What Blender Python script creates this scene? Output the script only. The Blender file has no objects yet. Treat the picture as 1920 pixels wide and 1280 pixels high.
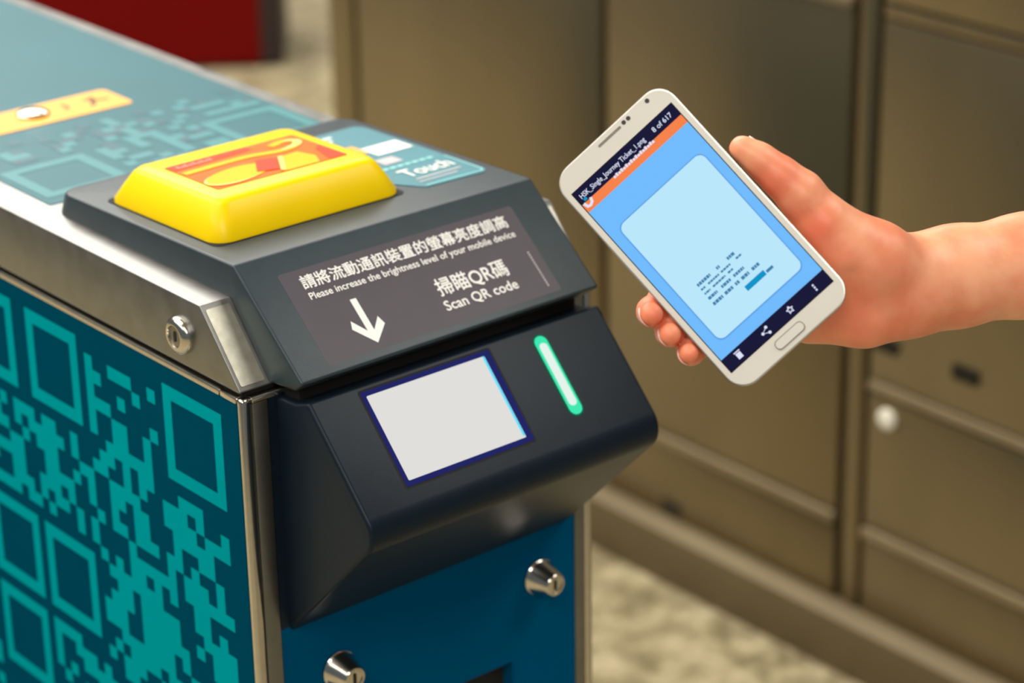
import bpy, bmesh, math, random
import numpy as np
from mathutils import Vector, Matrix

# ------------------------------------------------------------------ camera, world, lights, exposure
scene = bpy.context.scene
col = scene.collection
F_PX = 4791.7
CAM_R = np.array([[0.76628, -0.642286, -0.016821],      # camera right, down, forward in the world
                  [-0.261489, -0.287842, -0.921287],
                  [0.586888, 0.710363, -0.388519]])
CAM_C = np.array([-0.73979, -1.14176, 1.57425])

cam = bpy.data.cameras.new('camera')
cam.sensor_width = 36.0
cam.sensor_fit = 'HORIZONTAL'
cam.lens = F_PX / 1920 * 36
cam.clip_start = 0.05
cam.dof.use_dof = True
cam.dof.focus_distance = 1.42
cam.dof.aperture_fstop = 6.3
camo = bpy.data.objects.new('camera', cam)
col.objects.link(camo)
r_, d_, f_ = (Vector(v) for v in CAM_R)
camo.matrix_world = Matrix(((r_.x, -d_.x, -f_.x, CAM_C[0]), (r_.y, -d_.y, -f_.y, CAM_C[1]),
                            (r_.z, -d_.z, -f_.z, CAM_C[2]), (0, 0, 0, 1)))
scene.camera = camo

world = bpy.data.worlds.new('station_hall_light')
scene.world = world
world.use_nodes = True
bg = world.node_tree.nodes['Background']
bg.inputs[0].default_value = (0.84, 0.94, 1.0, 1)
bg.inputs[1].default_value = 0.16

def area(name, loc, sx, sy, power, colr=(1, 0.96, 0.9), rot=(0, 0, 0)):
    l = bpy.data.lights.new(name, 'AREA')
    l.shape = 'RECTANGLE'; l.size = sx; l.size_y = sy; l.energy = power; l.color = colr
    o = bpy.data.objects.new(name, l); o.location = loc; o.rotation_euler = rot
    col.objects.link(o)
    return o
# ceiling lamp rows of the station hall, then two added lights
area('ceiling_and_fill_lamp', (-0.9, 2.4, 3.0), 1.1, 5.0, 105)
area('ceiling_and_fill_lamp', (0.75, 3.5, 3.0), 1.1, 5.0, 150)
area('ceiling_and_fill_lamp', (2.4, 4.0, 3.0), 1.1, 5.0, 115)
area('ceiling_and_fill_lamp', (-2.6, 1.2, 3.0), 1.1, 5.0, 75)
area('ceiling_and_fill_lamp', (1.6, -1.2, 3.0), 1.6, 0.9, 38)  # added lamp, placed for sheen on the sloping fronts
area('ceiling_and_fill_lamp', (-1.6, -2.6, 3.0), 0.9, 3.0, 92)  # added fill from behind the camera, to light the hand evenly

vs = scene.view_settings
vs.view_transform = 'Standard'
vs.look = 'None'
vs.exposure = 0.0
vs.gamma = 1.0
vs.use_curve_mapping = False

# ------------------------------------------------------------------ helpers
def lin(c):
    return tuple(((v / 255) / 12.92 if v / 255 <= 0.04045 else ((v / 255 + 0.055) / 1.055) ** 2.4) for v in c)

def mat(name, rgb, rough=0.5, metal=0.0, noise=0.0, nscale=40.0, bump=0.0, bscale=300.0, coat=0.0,
        emit=None, estr=1.0, sss=0.0, spec=0.5, stretch=(1, 1, 1), rvar=0.0):
    m = bpy.data.materials.new(name)
    m.use_nodes = True
    nt = m.node_tree
    b = nt.nodes['Principled BSDF']
    c = lin(rgb)
    b.inputs['Base Color'].default_value = (*c, 1)
    b.inputs['Roughness'].default_value = rough
    b.inputs['Metallic'].default_value = metal
    b.inputs['Specular IOR Level'].default_value = spec
    if coat:
        b.inputs['Coat Weight'].default_value = coat
        b.inputs['Coat Roughness'].default_value = 0.08
    if sss:
        b.inputs['Subsurface Weight'].default_value = sss
        b.inputs['Subsurface Radius'].default_value = (0.012, 0.004, 0.002)
        b.inputs['Subsurface Scale'].default_value = 0.6
    if emit:
        b.inputs['Emission Color'].default_value = (*lin(emit), 1)
        b.inputs['Emission Strength'].default_value = estr
    if noise or bump or rvar:
        tc = nt.nodes.new('ShaderNodeTexCoord')
        mp = nt.nodes.new('ShaderNodeMapping')
        mp.inputs['Scale'].default_value = stretch
        nt.links.new(tc.outputs['Object'], mp.inputs[0])
    if noise or rvar:
        n = nt.nodes.new('ShaderNodeTexNoise')
        n.inputs['Scale'].default_value = nscale
        n.inputs['Detail'].default_value = 5
        nt.links.new(mp.outputs[0], n.inputs[0])
    if noise:
        rp = nt.nodes.new('ShaderNodeValToRGB')
        rp.color_ramp.elements[0].position = 0.3
        rp.color_ramp.elements[1].position = 0.7
        rp.color_ramp.elements[0].color = (*[v * (1 - noise) for v in c], 1)
        rp.color_ramp.elements[1].color = (*[min(1, v * (1 + noise)) for v in c], 1)
        nt.links.new(n.outputs[0], rp.inputs[0])
        nt.links.new(rp.outputs[0], b.inputs['Base Color'])
    if rvar:
        mr = nt.nodes.new('ShaderNodeMapRange')
        mr.inputs['To Min'].default_value = max(0.02, rough - rvar)
        mr.inputs['To Max'].default_value = rough + rvar
        nt.links.new(n.outputs[0], mr.inputs[0])
        nt.links.new(mr.outputs[0], b.inputs['Roughness'])
    if bump:
        n2 = nt.nodes.new('ShaderNodeTexNoise')
        n2.inputs['Scale'].default_value = bscale
        n2.inputs['Detail'].default_value = 3
        nt.links.new(mp.outputs[0], n2.inputs[0])
        bp = nt.nodes.new('ShaderNodeBump')
        bp.inputs['Strength'].default_value = bump
        bp.inputs['Distance'].default_value = 0.0006
        nt.links.new(n2.outputs[0], bp.inputs['Height'])
        nt.links.new(bp.outputs[0], b.inputs['Normal'])
    return m

WM = {}     # world matrix of each object made (translations only)
def link(o, loc, parent=None):
    col.objects.link(o)
    W = Matrix.Translation(Vector(loc))
    o.location = loc
    if parent is not None:
        o.parent = parent
        o.location = Vector(loc) - WM[parent.name].translation
    WM[o.name] = W
    return o

def tag(o, label=None, cat=None, group=None, kind=None):
    if label: o['label'] = label
    if cat: o['category'] = cat
    if group: o['group'] = group
    if kind: o['kind'] = kind
    return o

def thing(name, loc, label, cat, group=None):
    o = bpy.data.objects.new(name, None)
    o.empty_display_size = 0.05
    link(o, loc)
    return tag(o, label, cat, group)

def finish(bm, name, m, parent=None, smooth=30, label=None):
    """world-space bmesh -> one mesh object with its origin at the middle of its underside"""
    bmesh.ops.recalc_face_normals(bm, faces=bm.faces[:]) if smooth is not None else None
    xs = [v.co for v in bm.verts]
    lo = Vector((min(v.x for v in xs), min(v.y for v in xs), min(v.z for v in xs)))
    hi = Vector((max(v.x for v in xs), max(v.y for v in xs), max(v.z for v in xs)))
    o0 = Vector(((lo.x + hi.x) / 2, (lo.y + hi.y) / 2, lo.z))
    bmesh.ops.translate(bm, verts=bm.verts[:], vec=-o0)
    me = bpy.data.meshes.new(name)
    bm.to_mesh(me)
    bm.free()
    for mm in (m if isinstance(m, (list, tuple)) else [m]):
        me.materials.append(mm)
    if smooth:
        me.polygons.foreach_set('use_smooth', [True] * len(me.polygons))
        me.set_sharp_from_angle(angle=math.radians(smooth))
    o = bpy.data.objects.new(name, me)
    link(o, o0, parent)
    if label: o['label'] = label
    return o

class Plane:
    """a frame in space: a along U, b along V, h along the normal N"""
    def __init__(s, O, U, V):
        s.O = Vector(O); s.U = Vector(U).normalized(); s.V = Vector(V).normalized(); s.N = s.U.cross(s.V)
    def p(s, a, b, h=0.0):
        return s.O + s.U * a + s.V * b + s.N * h

def rrect(x0, x1, y0, y1, r, seg=5):
    if r <= 0: return [(x0, y0), (x1, y0), (x1, y1), (x0, y1)]
    pts = []
    for cx, cy, a0 in ((x1 - r, y0 + r, -90), (x1 - r, y1 - r, 0), (x0 + r, y1 - r, 90), (x0 + r, y0 + r, 180)):
        for k in range(seg + 1):
            a = math.radians(a0 + 90 * k / seg)
            pts.append((cx + r * math.cos(a), cy + r * math.sin(a)))
    return pts

def circ(cx, cy, r, n=24):
    return [(cx + r * math.cos(2 * math.pi * k / n), cy + r * math.sin(2 * math.pi * k / n)) for k in range(n)]

def plate_bm(bm, pl, poly, h0, h1, taper=0.0):
    lo = [bm.verts.new(pl.p(a, b, h0)) for a, b in poly]
    if h1 == h0:
        bm.faces.new(lo); return bm
    if taper:
        cx = sum(a for a, b in poly) / len(poly); cy = sum(b for a, b in poly) / len(poly)
        top = []
        for a, b in poly:
            d = math.hypot(a - cx, b - cy)
            top.append((a - (a - cx) / d * taper, b - (b - cy) / d * taper))
    else:
        top = poly
    hi = [bm.verts.new(pl.p(a, b, h1)) for a, b in top]
    n = len(poly)
    bm.faces.new(lo[::-1]); bm.faces.new(hi)
    for k in range(n):
        bm.faces.new((lo[k], lo[(k + 1) % n], hi[(k + 1) % n], hi[k]))
    return bm

def plate(pl, poly, h0, h1, name, m, parent, bevel=0.0, taper=0.0, label=None):
    bm = bmesh.new()
    plate_bm(bm, pl, poly, h0, h1, taper)
    if bevel:
        es = [e for e in bm.edges if len(e.link_faces) == 2 and e.calc_face_angle(0) > math.radians(50)]
        bmesh.ops.bevel(bm, geom=es, offset=bevel, segments=2, affect='EDGES', profile=0.5, clamp_overlap=True)
    return finish(bm, name, m, parent, 35, label)

def box_bm(bm, x0, x1, y0, y1, z0, z1):
    vs_ = [bm.verts.new((x, y, z)) for z in (z0, z1) for y in (y0, y1) for x in (x0, x1)]
    for f in ((0, 2, 3, 1), (4, 5, 7, 6), (0, 1, 5, 4), (2, 6, 7, 3), (0, 4, 6, 2), (1, 3, 7, 5)):
        bm.faces.new([vs_[i] for i in f])

def bevel_all(bm, w, seg=2, ang=25):
    es = [e for e in bm.edges if len(e.link_faces) == 2 and e.calc_face_angle(0) > math.radians(ang)]
    bmesh.ops.bevel(bm, geom=es, offset=w, segments=seg, affect='EDGES', profile=0.5, clamp_overlap=True)

def box(name, b, m, parent=None, bevel=0.0, seg=2, label=None):
    bm = bmesh.new()
    box_bm(bm, *b)
    bmesh.ops.recalc_face_normals(bm, faces=bm.faces[:])
    if bevel: bevel_all(bm, bevel, seg)
    return finish(bm, name, m, parent, 35, label)

def prism_bm(bm, prof, x0, x1):
    A = [bm.verts.new((x0, y, z)) for y, z in prof]
    B = [bm.verts.new((x1, y, z)) for y, z in prof]
    n = len(prof)
    bm.faces.new(A); bm.faces.new(B[::-1])
    for k in range(n):
        bm.faces.new((A[k], B[k], B[(k + 1) % n], A[(k + 1) % n]))
    bmesh.ops.recalc_face_normals(bm, faces=bm.faces[:])

def round_profile(pts, rad, seg=6):
    """round the corners of a polygon; rad is one radius per corner"""
    out = []
    n = len(pts)
    for i, (p, r) in enumerate(zip(pts, rad)):
        p = Vector(p); a = Vector(pts[i - 1]); c = Vector(pts[(i + 1) % n])
        if r <= 0: out.append(tuple(p)); continue
        u = (a - p).normalized(); v = (c - p).normalized()
        half = u.angle(v) / 2
        t = r / math.tan(half)
        cen = p + (u + v).normalized() * (r / math.sin(half))
        s = p + u * t - cen; e = p + v * t - cen
        tot = s.angle(e); sg = 1 if s.x * e.y - s.y * e.x > 0 else -1
        for k in range(seg + 1):
            an = sg * tot * k / seg
            out.append((cen.x + s.x * math.cos(an) - s.y * math.sin(an), cen.y + s.x * math.sin(an) + s.y * math.cos(an)))
    return out

def lathe(name, O, axis, prof, m, parent, seg=32, label=None):
    """profile of (distance along axis, radius)"""
    ax = Vector(axis).normalized()
    u = ax.orthogonal().normalized(); v = ax.cross(u)
    bm = bmesh.new()
    rings = []
    for d, r in prof:
        rings.append([bm.verts.new(Vector(O) + ax * d + (u * math.cos(2 * math.pi * k / seg) + v * math.sin(2 * math.pi * k / seg)) * r) for k in range(seg)])
    for A, B in zip(rings, rings[1:]):
        for k in range(seg):
            bm.faces.new((A[k], A[(k + 1) % seg], B[(k + 1) % seg], B[k]))
    bm.faces.new(rings[0]); bm.faces.new(rings[-1])
    return finish(bm, name, m, parent, 40, label)

def text(body, pl, a0, b0, a1, size, h, name, m, parent, bold=0.0, vert=False):
    """lettering as a flat print: starts at (a0, b0), cap height = size, stretched to end at a1"""
    cu = bpy.data.curves.new('lettering', 'FONT')
    cu.body = body
    cu.resolution_u = 3
    to = bpy.data.objects.new('lettering', cu)
    col.objects.link(to)
    dg = bpy.context.evaluated_depsgraph_get()
    me = bpy.data.meshes.new_from_object(to.evaluated_get(dg))
    bpy.data.objects.remove(to)
    xs = [v.co.x for v in me.vertices]; ys = [v.co.y for v in me.vertices]
    xmin, xmax = min(xs), max(xs)
    cap = 0.72 if all(ord(c) < 256 for c in body) else 0.86
    low = 0.0 if all(ord(c) < 256 for c in body) else -0.10
    sx = (a1 - a0) / (xmax - xmin)
    sy = size / cap
    bm = bmesh.new()
    bm.from_mesh(me)
    bpy.data.meshes.remove(me)
    if bold:
        g0 = bm.verts[:] + bm.edges[:] + bm.faces[:]
        for k, (dx, dy) in enumerate(((bold, 0), (0, bold), (bold, bold), (-bold, 0), (0, -bold))):
            r = bmesh.ops.duplicate(bm, geom=g0)
            bmesh.ops.translate(bm, verts=[e for e in r['geom'] if isinstance(e, bmesh.types.BMVert)], vec=(dx, dy, (k + 1) * 2e-5))
    for v in bm.verts:
        v.co = pl.p(a0 + (v.co.x - xmin) * sx, b0 + (v.co.y - low) * sy, h + v.co.z)
    return finish(bm, name, m, parent, None)

def quads(pl, rects, h, name, m, parent):
    bm = bmesh.new()
    for a0, a1, b0, b1 in rects:
        bm.faces.new([bm.verts.new(pl.p(a, b, h)) for a, b in ((a0, b0), (a1, b0), (a1, b1), (a0, b1))])
    return finish(bm, name, m, parent, None)

def ribbon(pl, pts, w, h, name, m, parent, closed=False):
    bm = bmesh.new()
    n = len(pts); L = []; Rr = []
    for i, (a, b) in enumerate(pts):
        p0 = pts[(i - 1) % n] if closed else pts[max(0, i - 1)]
        p1 = pts[(i + 1) % n] if closed else pts[min(n - 1, i + 1)]
        t = Vector((p1[0] - p0[0], p1[1] - p0[1])).normalized()
        ww = w(i / (n - 1)) if callable(w) else w
        L.append(bm.verts.new(pl.p(a - t.y * ww / 2, b + t.x * ww / 2, h)))
        Rr.append(bm.verts.new(pl.p(a + t.y * ww / 2, b - t.x * ww / 2, h)))
    for i in range(n if closed else n - 1):
        j = (i + 1) % n
        bm.faces.new((L[i], Rr[i], Rr[j], L[j]))
    return finish(bm, name, m, parent, None)

# ------------------------------------------------------------------ materials
M_STEEL = mat('brushed_steel', (138, 138, 135), 0.42, 1.0, noise=0.10, nscale=60, bump=0.06, bscale=500, rvar=0.08)
M_STEEL_SIDE = mat('dull_steel', (140, 138, 128), 0.42, 1.0, noise=0.12, nscale=25, bump=0.05, bscale=600, rvar=0.08, stretch=(1, 0.3, 1))
M_PLATE = mat('scuffed_lit_steel', (196, 193, 178), 0.5, 1.0, noise=0.14, nscale=140, bump=0.1, bscale=500)  # scuffed steel, coloured brighter for the light the lid's slope catches
M_CHROME = mat('polished_steel', (205, 200, 190), 0.16, 1.0, noise=0.05, nscale=200)
M_GAP = mat('dark_gap', (14, 13, 12), 0.8, noise=0.2)
M_TEAL = mat('teal_vinyl', (0, 66, 88), 0.4, noise=0.05, nscale=8, spec=0.0)
M_PRINT = mat('turquoise_print', (0, 146, 154), 0.4, noise=0.04, nscale=8, spec=0.0)
M_TOPVINYL = mat('top_teal_vinyl', (12, 90, 100), 0.36, noise=0.04, nscale=8, spec=0.18)
M_TOPPRINT = mat('top_pale_print', (32, 118, 124), 0.34, noise=0.04, nscale=8, spec=0.25)
M_TOPDARK = mat('top_dark_print', (6, 78, 92), 0.34, noise=0.04, nscale=8, spec=0.25)
M_DOOR = mat('blue_door_vinyl', (0, 76, 114), 0.4, noise=0.05, nscale=10, spec=0.0)
M_PLASTIC = mat('charcoal_plastic', (42, 55, 61), 0.36, noise=0.06, nscale=90, bump=0.12, bscale=1800, spec=0.35)
M_PLASTIC2 = mat('black_plastic', (17, 29, 39), 0.36, noise=0.06, nscale=90, bump=0.10, bscale=1800, spec=0.16)
M_YELLOW = mat('glossy_yellow_plastic', (242, 206, 0), 0.32, noise=0.02, nscale=30, spec=0.22)
M_LABEL_OR = mat('orange_label', (236, 100, 12), 0.35, spec=0.08, noise=0.05, nscale=20)
M_LABEL_RED = mat('red_label_patch', (226, 62, 26), 0.35, spec=0.08, noise=0.03)
M_LABEL_YEL = mat('yellow_loop_print', (244, 176, 0), 0.35, spec=0.08, noise=0.03)
M_LABEL_PALE = mat('pale_loop_print', (236, 200, 110), 0.35, spec=0.08, noise=0.03)
M_LABEL_PINK = mat('pink_print', (240, 130, 110), 0.35, spec=0.08, noise=0.03)
M_STICKER = mat('mauve_sticker', (64, 58, 67), 0.42, noise=0.05, nscale=60, spec=0.4)
M_WHITE = mat('white_print', (228, 230, 226), 0.5, noise=0.02)
M_WHITE_DIM = mat('pale_print', (176, 172, 176), 0.5, noise=0.02)
M_STK_YEL = mat('yellow_sticker', (232, 160, 30), 0.45, noise=0.05, nscale=30)
M_STK_MARK = mat('brown_print', (120, 84, 20), 0.5, noise=0.05)
M_TOUCH = mat('teal_notice_vinyl', (36, 118, 132), 0.32, noise=0.05, nscale=30, spec=0.5)
M_TOUCH_EDGE = mat('pale_teal_print', (130, 205, 205), 0.35, noise=0.03)
M_BRONZE = mat('warm_brushed_steel', (136, 122, 94), 0.36, 0.9, noise=0.08, nscale=6, bump=0.05, bscale=300, stretch=(1, 1, 0.2))
M_BRONZE_DK = mat('warm_steel_shadow_gap', (92, 78, 54), 0.55, 0.4, noise=0.1, nscale=8)
M_BRONZE_LT = mat('warm_steel_trim', (150, 134, 104), 0.45, 0.6, noise=0.08, nscale=12)
M_BLACK = mat('black_window', (12, 12, 12), 0.3, noise=0.1)
M_RED = mat('red_enamel', (98, 0, 0), 0.5, noise=0.05, nscale=5, spec=0.1)
M_REDDK = mat('shaded_red_end', (30, 12, 10), 0.5, noise=0.1)  # shadow side of the red cabinet, its shade put into the colour
M_PHONE_W = mat('white_phone_front', (214, 210, 200), 0.22, noise=0.02, coat=0.5)
M_PHONE_S = mat('silver_phone_frame', (190, 185, 176), 0.36, 1.0, noise=0.05, nscale=100)
M_PHONE_B = mat('white_phone_back', (205, 200, 190), 0.5, noise=0.04)
M_PHONE_D = mat('phone_black_detail', (30, 26, 24), 0.3, noise=0.05)
M_NAIL = mat('fingernail', (240, 186, 170), 0.28, noise=0.03, nscale=80, sss=0.2)

def emat(name, rgb, s=1.0):
    return mat(name, (6, 6, 6), 0.6, emit=rgb, estr=s, spec=0.05)
E_SCAN = emat('lit_scan_window', (224, 222, 219))
E_SCANBLUE = emat('blue_window_edge', (28, 34, 110), 0.8)
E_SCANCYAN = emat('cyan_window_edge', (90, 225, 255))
E_LED = emat('mint_led_lens', (60, 226, 172), 1.05)
E_LEDCORE = emat('white_led_core', (218, 232, 226), 1.1)
E_LEDHALO = emat('green_led_halo', (0, 96, 66), 0.8)  # glow around the LED, put into a dim emissive rim
E_SKY = emat('screen_sky_blue', (112, 186, 252))
E_CARD = emat('screen_pale_card', (186, 230, 250))
E_EDGE = emat('screen_card_shadow', (92, 160, 228))
E_NAVY = emat('screen_navy_bar', (14, 14, 52))
E_ORANGE = emat('screen_orange_bar', (246, 130, 72))
E_INK = emat('screen_ink', (64, 128, 172))
E_BLUE = emat('screen_blue_badge', (0, 146, 200))
E_TXT = emat('screen_white_text', (222, 226, 246))

# skin
M_SKIN = mat('skin', (232, 164, 132), 0.42, sss=0.35, bump=0.25, bscale=260, spec=0.4)
nt = M_SKIN.node_tree
b = nt.nodes['Principled BSDF']
tc = nt.nodes.new('ShaderNodeTexCoord')
n = nt.nodes.new('ShaderNodeTexNoise'); n.inputs['Scale'].default_value = 32; n.inputs['Detail'].default_value = 4
rp = nt.nodes.new('ShaderNodeValToRGB')
rp.color_ramp.elements[0].position = 0.34; rp.color_ramp.elements[0].color = (*lin((224, 136, 100)), 1)
rp.color_ramp.elements[1].position = 0.64; rp.color_ramp.elements[1].color = (*lin((240, 172, 132)), 1)
at_ = nt.nodes.new('ShaderNodeAttribute'); at_.attribute_name = 'flush'
mx = nt.nodes.new('ShaderNodeMix'); mx.data_type = 'RGBA'
mx.inputs['B'].default_value = (*lin((238, 108, 78)), 1)
nt.links.new(tc.outputs['Object'], n.inputs[0]); nt.links.new(n.outputs[0], rp.inputs[0])
nt.links.new(at_.outputs['Fac'], mx.inputs['Factor']); nt.links.new(rp.outputs[0], mx.inputs['A'])
nt.links.new(mx.outputs['Result'], b.inputs['Base Color'])

# terrazzo floor
M_FLOOR = mat('terrazzo', (176, 164, 134), 0.35, spec=0.5)
nt = M_FLOOR.node_tree; b = nt.nodes['Principled BSDF']
tc = nt.nodes.new('ShaderNodeTexCoord')
vo = nt.nodes.new('ShaderNodeTexVoronoi'); vo.inputs['Scale'].default_value = 110
n = nt.nodes.new('ShaderNodeTexNoise'); n.inputs['Scale'].default_value = 30; n.inputs['Detail'].default_value = 6
rp = nt.nodes.new('ShaderNodeValToRGB')
rp.color_ramp.elements[0].position = 0.36; rp.color_ramp.elements[0].color = (*lin((138, 126, 94)), 1)
rp.color_ramp.elements[1].position = 0.62; rp.color_ramp.elements[1].color = (*lin((198, 184, 148)), 1)
hs = nt.nodes.new('ShaderNodeMix'); hs.data_type = 'RGBA'; hs.blend_type = 'MULTIPLY'; hs.inputs['Factor'].default_value = 0.35
nt.links.new(tc.outputs['Object'], n.inputs[0]); nt.links.new(tc.outputs['Object'], vo.inputs[0])
nt.links.new(n.outputs[0], rp.inputs[0]); nt.links.new(rp.outputs[0], hs.inputs['A'])
bw = nt.nodes.new('ShaderNodeRGBToBW'); nt.links.new(vo.outputs['Color'], bw.inputs[0]); nt.links.new(bw.outputs[0], hs.inputs['B']); nt.links.new(hs.outputs['Result'], b.inputs['Base Color'])

# ------------------------------------------------------------------ floor
bm = bmesh.new()
box_bm(bm, -4, 7, -4, 9, -0.05, 0.0)
tag(finish(bm, 'floor', M_FLOOR), 'speckled beige terrazzo floor of the station hall', 'floor', kind='structure')

bm = bmesh.new()
box_bm(bm, -4, 7, -4, 9, 3.06, 3.10)
tag(finish(bm, 'ceiling', mat('ceiling_panels', (205, 200, 192), 0.7, noise=0.03, nscale=2)), 'pale plain ceiling high above the station hall', 'ceiling', kind='structure')

# ------------------------------------------------------------------ ticket gate
W, HC, LEN = 0.270, 0.970, 1.85
ZT = 1.0178
gate = thing('ticket_gate', (W / 2, LEN / 2, 0), 'teal ticket gate with yellow card reader pad and lit black code scanner', 'ticket gate')

box('cabinet_body', (0.003, W - 0.003, 0.012, LEN, 0.0, HC - 0.004), M_STEEL_SIDE, gate, 0.001)
side = box('side_panel', (0.0, 0.004, 0.0065, LEN - 0.005, 0.03, HC - 0.0042), M_TEAL, gate, label='dark teal vinyl covered side panel')
box('side_panel', (W - 0.004, W, 0.0065, LEN - 0.005, 0.03, HC - 0.0042), M_TEAL, gate, label='dark teal vinyl covered side panel')
for x0 in (0.0, W - 0.006):
    box('edge_trim', (x0 - 0.0006, x0 + 0.0066, 0.024, LEN - 0.005, HC - 0.0042, HC), M_CHROME, gate, 0.0008)
    box('corner_post', (x0 - 0.0006, x0 + 0.0066, 0.0, 0.0062, 0.0, HC), M_CHROME, gate, 0.0024, 3)
    box('edge_trim', (x0 - 0.0006, x0 + 0.0066, 0.0066, 0.0228, HC - 0.0042, HC), M_CHROME, gate, 0.0008)
for x0, x1 in ((0.0068, 0.0178), (0.2546, W - 0.0068)):
    box('front_stile', (x0, x1, 0.0, 0.012, 0.0, HC - 0.004), M_STEEL_SIDE, gate, 0.0008)
box('top_rail', (0.0068, W - 0.0068, 0.0, 0.012, HC - 0.0038, HC), M_CHROME, gate, 0.0008)
box('shaded_front_rail', (0.0180, 0.2544, 0.0, 0.012, 0.8124, HC - 0.004), M_PLASTIC2, gate)  # steel rail coloured black for the shade beside the scanner housing

# printed blocks on the side panel: square frames and loose blocks
random.seed(11)
SP = Plane((0, 0, 0), (0, -1, 0), (0, 0, 1))        # a = -y, b = z, normal = -x
MOD = 0.00915
Y0, Z0 = 0.0236, 0.9535
NI, NJ = 100, 66
cells = [[0] * NI for _ in range(NJ)]
frames = [(0, 0), (18, 0), (18, 17), (27, 0), (26, 17), (26, 25), (45, 0), (44, 17), (53, 8), (62, 0), (62, 17), (18, 34), (36, 34), (0, 42), (78, 10)]
keep = set()
for fi, fj in frames:
    for i in range(-1, 8):
        for j in range(-1, 8):
            if 0 <= fi + i < NI and 0 <= fj + j < NJ:
                keep.add((fi + i, fj + j))
                cells[fj + j][fi + i] = 1 if (0 <= i < 7 and 0 <= j < 7 and (i in (0, 6) or j in (0, 6))) else 0
for j in range(NJ):
    for i in range(NI):
        if (i, j) in keep: continue
        p = 0.42
        if i and cells[j][i - 1]: p += 0.07
        if j and cells[j - 1][i]: p += 0.12
        if j < 1 and i < 60: p = 0.12
        cells[j][i] = 1 if random.random() < p else 0
rects = []
for j in range(NJ):
    i = 0
    while i < NI:
        if cells[j][i]:
            k = i
            while k < NI and cells[j][k]: k += 1
            rects.append((-(Y0 + k * MOD), -(Y0 + i * MOD), Z0 - (j + 1) * MOD, Z0 - j * MOD))
            i = k
        else:
            i += 1
tag(quads(SP, rects, 0.0002, 'printed_blocks', M_PRINT, side), kind='stuff')['label'] = 'turquoise printed square frames and loose blocks'

# front door with locks and slot
FP = Plane((0, 0, 0), (1, 0, 0), (0, 0, 1))          # normal = -y
dx0, dx1, dz0, dz1 = 0.0182, 0.2542, 0.06, 0.8120
sx0, sx1, sz0, sz1 = 0.100, 0.1994, 0.640, 0.7207
bm = bmesh.new()
for bb in ((dx0, sx0, dz0, dz1), (sx1, dx1, dz0, dz1), (sx0, sx1, sz1, dz1), (sx0, sx1, dz0, sz0)):
    box_bm(bm, bb[0], bb[1], 0.0006, 0.0115, bb[2], bb[3])
bmesh.ops.remove_doubles(bm, verts=bm.verts[:], dist=1e-5)
door = finish(bm, 'front_door', M_DOOR, gate, None, 'blue vinyl covered front door')
box('slot_recess', (sx0 - 0.001, sx1 + 0.001, 0.0105, 0.0119, sz0 - 0.001, sz1 + 0.001), M_GAP, door, label='black slot')
for lx, lz in ((0.2226, 0.7765), (0.0586, 0.7700)):
    lk = lathe('lock', (lx, 0.0006, lz), (0, -1, 0), [(0, 0.0124), (0.002, 0.0124), (0.003, 0.0112), (0.017, 0.0082), (0.0182, 0.0072), (0.0184, 0.0055), (0.0176, 0.0052)], M_CHROME, door, label='steel cone lock')
    LP = Plane((lx, -0.0171, lz), (1, 0, 0), (0, 0, 1))
    plate(LP, rrect(-0.0011, 0.0011, -0.0038, 0.0038, 0.0008, 3), 0.0, 0.0003, 'keyhole', M_GAP, lk)

# lid with a sloping front
lid_prof = [(LEN, HC + 0.0036), (LEN, ZT), (0.0390, ZT), (0.0018, HC + 0.0045), (0.0028, HC + 0.0036)]
bm = bmesh.new()
prism_bm(bm, lid_prof, 0.0, W)
bevel_all(bm, 0.0019, 3, 25)
lid = finish(bm, 'lid', M_STEEL, gate, 35, 'brushed steel lid with sloping front')
box('lid_gap', (0.004, W - 0.004, 0.006, LEN - 0.01, HC - 0.001, HC + 0.0042), M_GAP, gate)
# lock on the lid's side
lk = lathe('lock', (0.0, 0.0600, 0.9935), (-1, 0, 0), [(0, 0.0118), (0.0015, 0.0122), (0.0042, 0.0112), (0.0062, 0.0085), (0.0062, 0.0070), (0.0048, 0.0066)], M_CHROME, lid, label='round steel key lock')
LP = Plane((-0.0048, 0.0600, 0.9935), (0, -1, 0), (0, 0, 1))
plate(LP, circ(0, 0, 0.0066, 24), 0.0, 0.0004, 'lock_cylinder', M_STEEL_SIDE, lk)
plate(LP, rrect(-0.0012, 0.0012, -0.0034, 0.0034, 0.001, 3), 0.0004, 0.0008, 'keyhole', M_GAP, lk)
# end of the lid's chamfer: a set-in plate on either side
CH = Plane((0, 0.0018, HC + 0.0045), (1, 0, 0), (0, 0.0372, ZT - HC - 0.0045))
for x0 in (0.0022, W - 0.0188):
    plate(CH, rrect(x0, x0 + 0.0166, 0.003, 0.0535, 0.001, 2), 0.0, 0.0007, 'end_plate', M_PLATE, lid, 0.0003)

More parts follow.
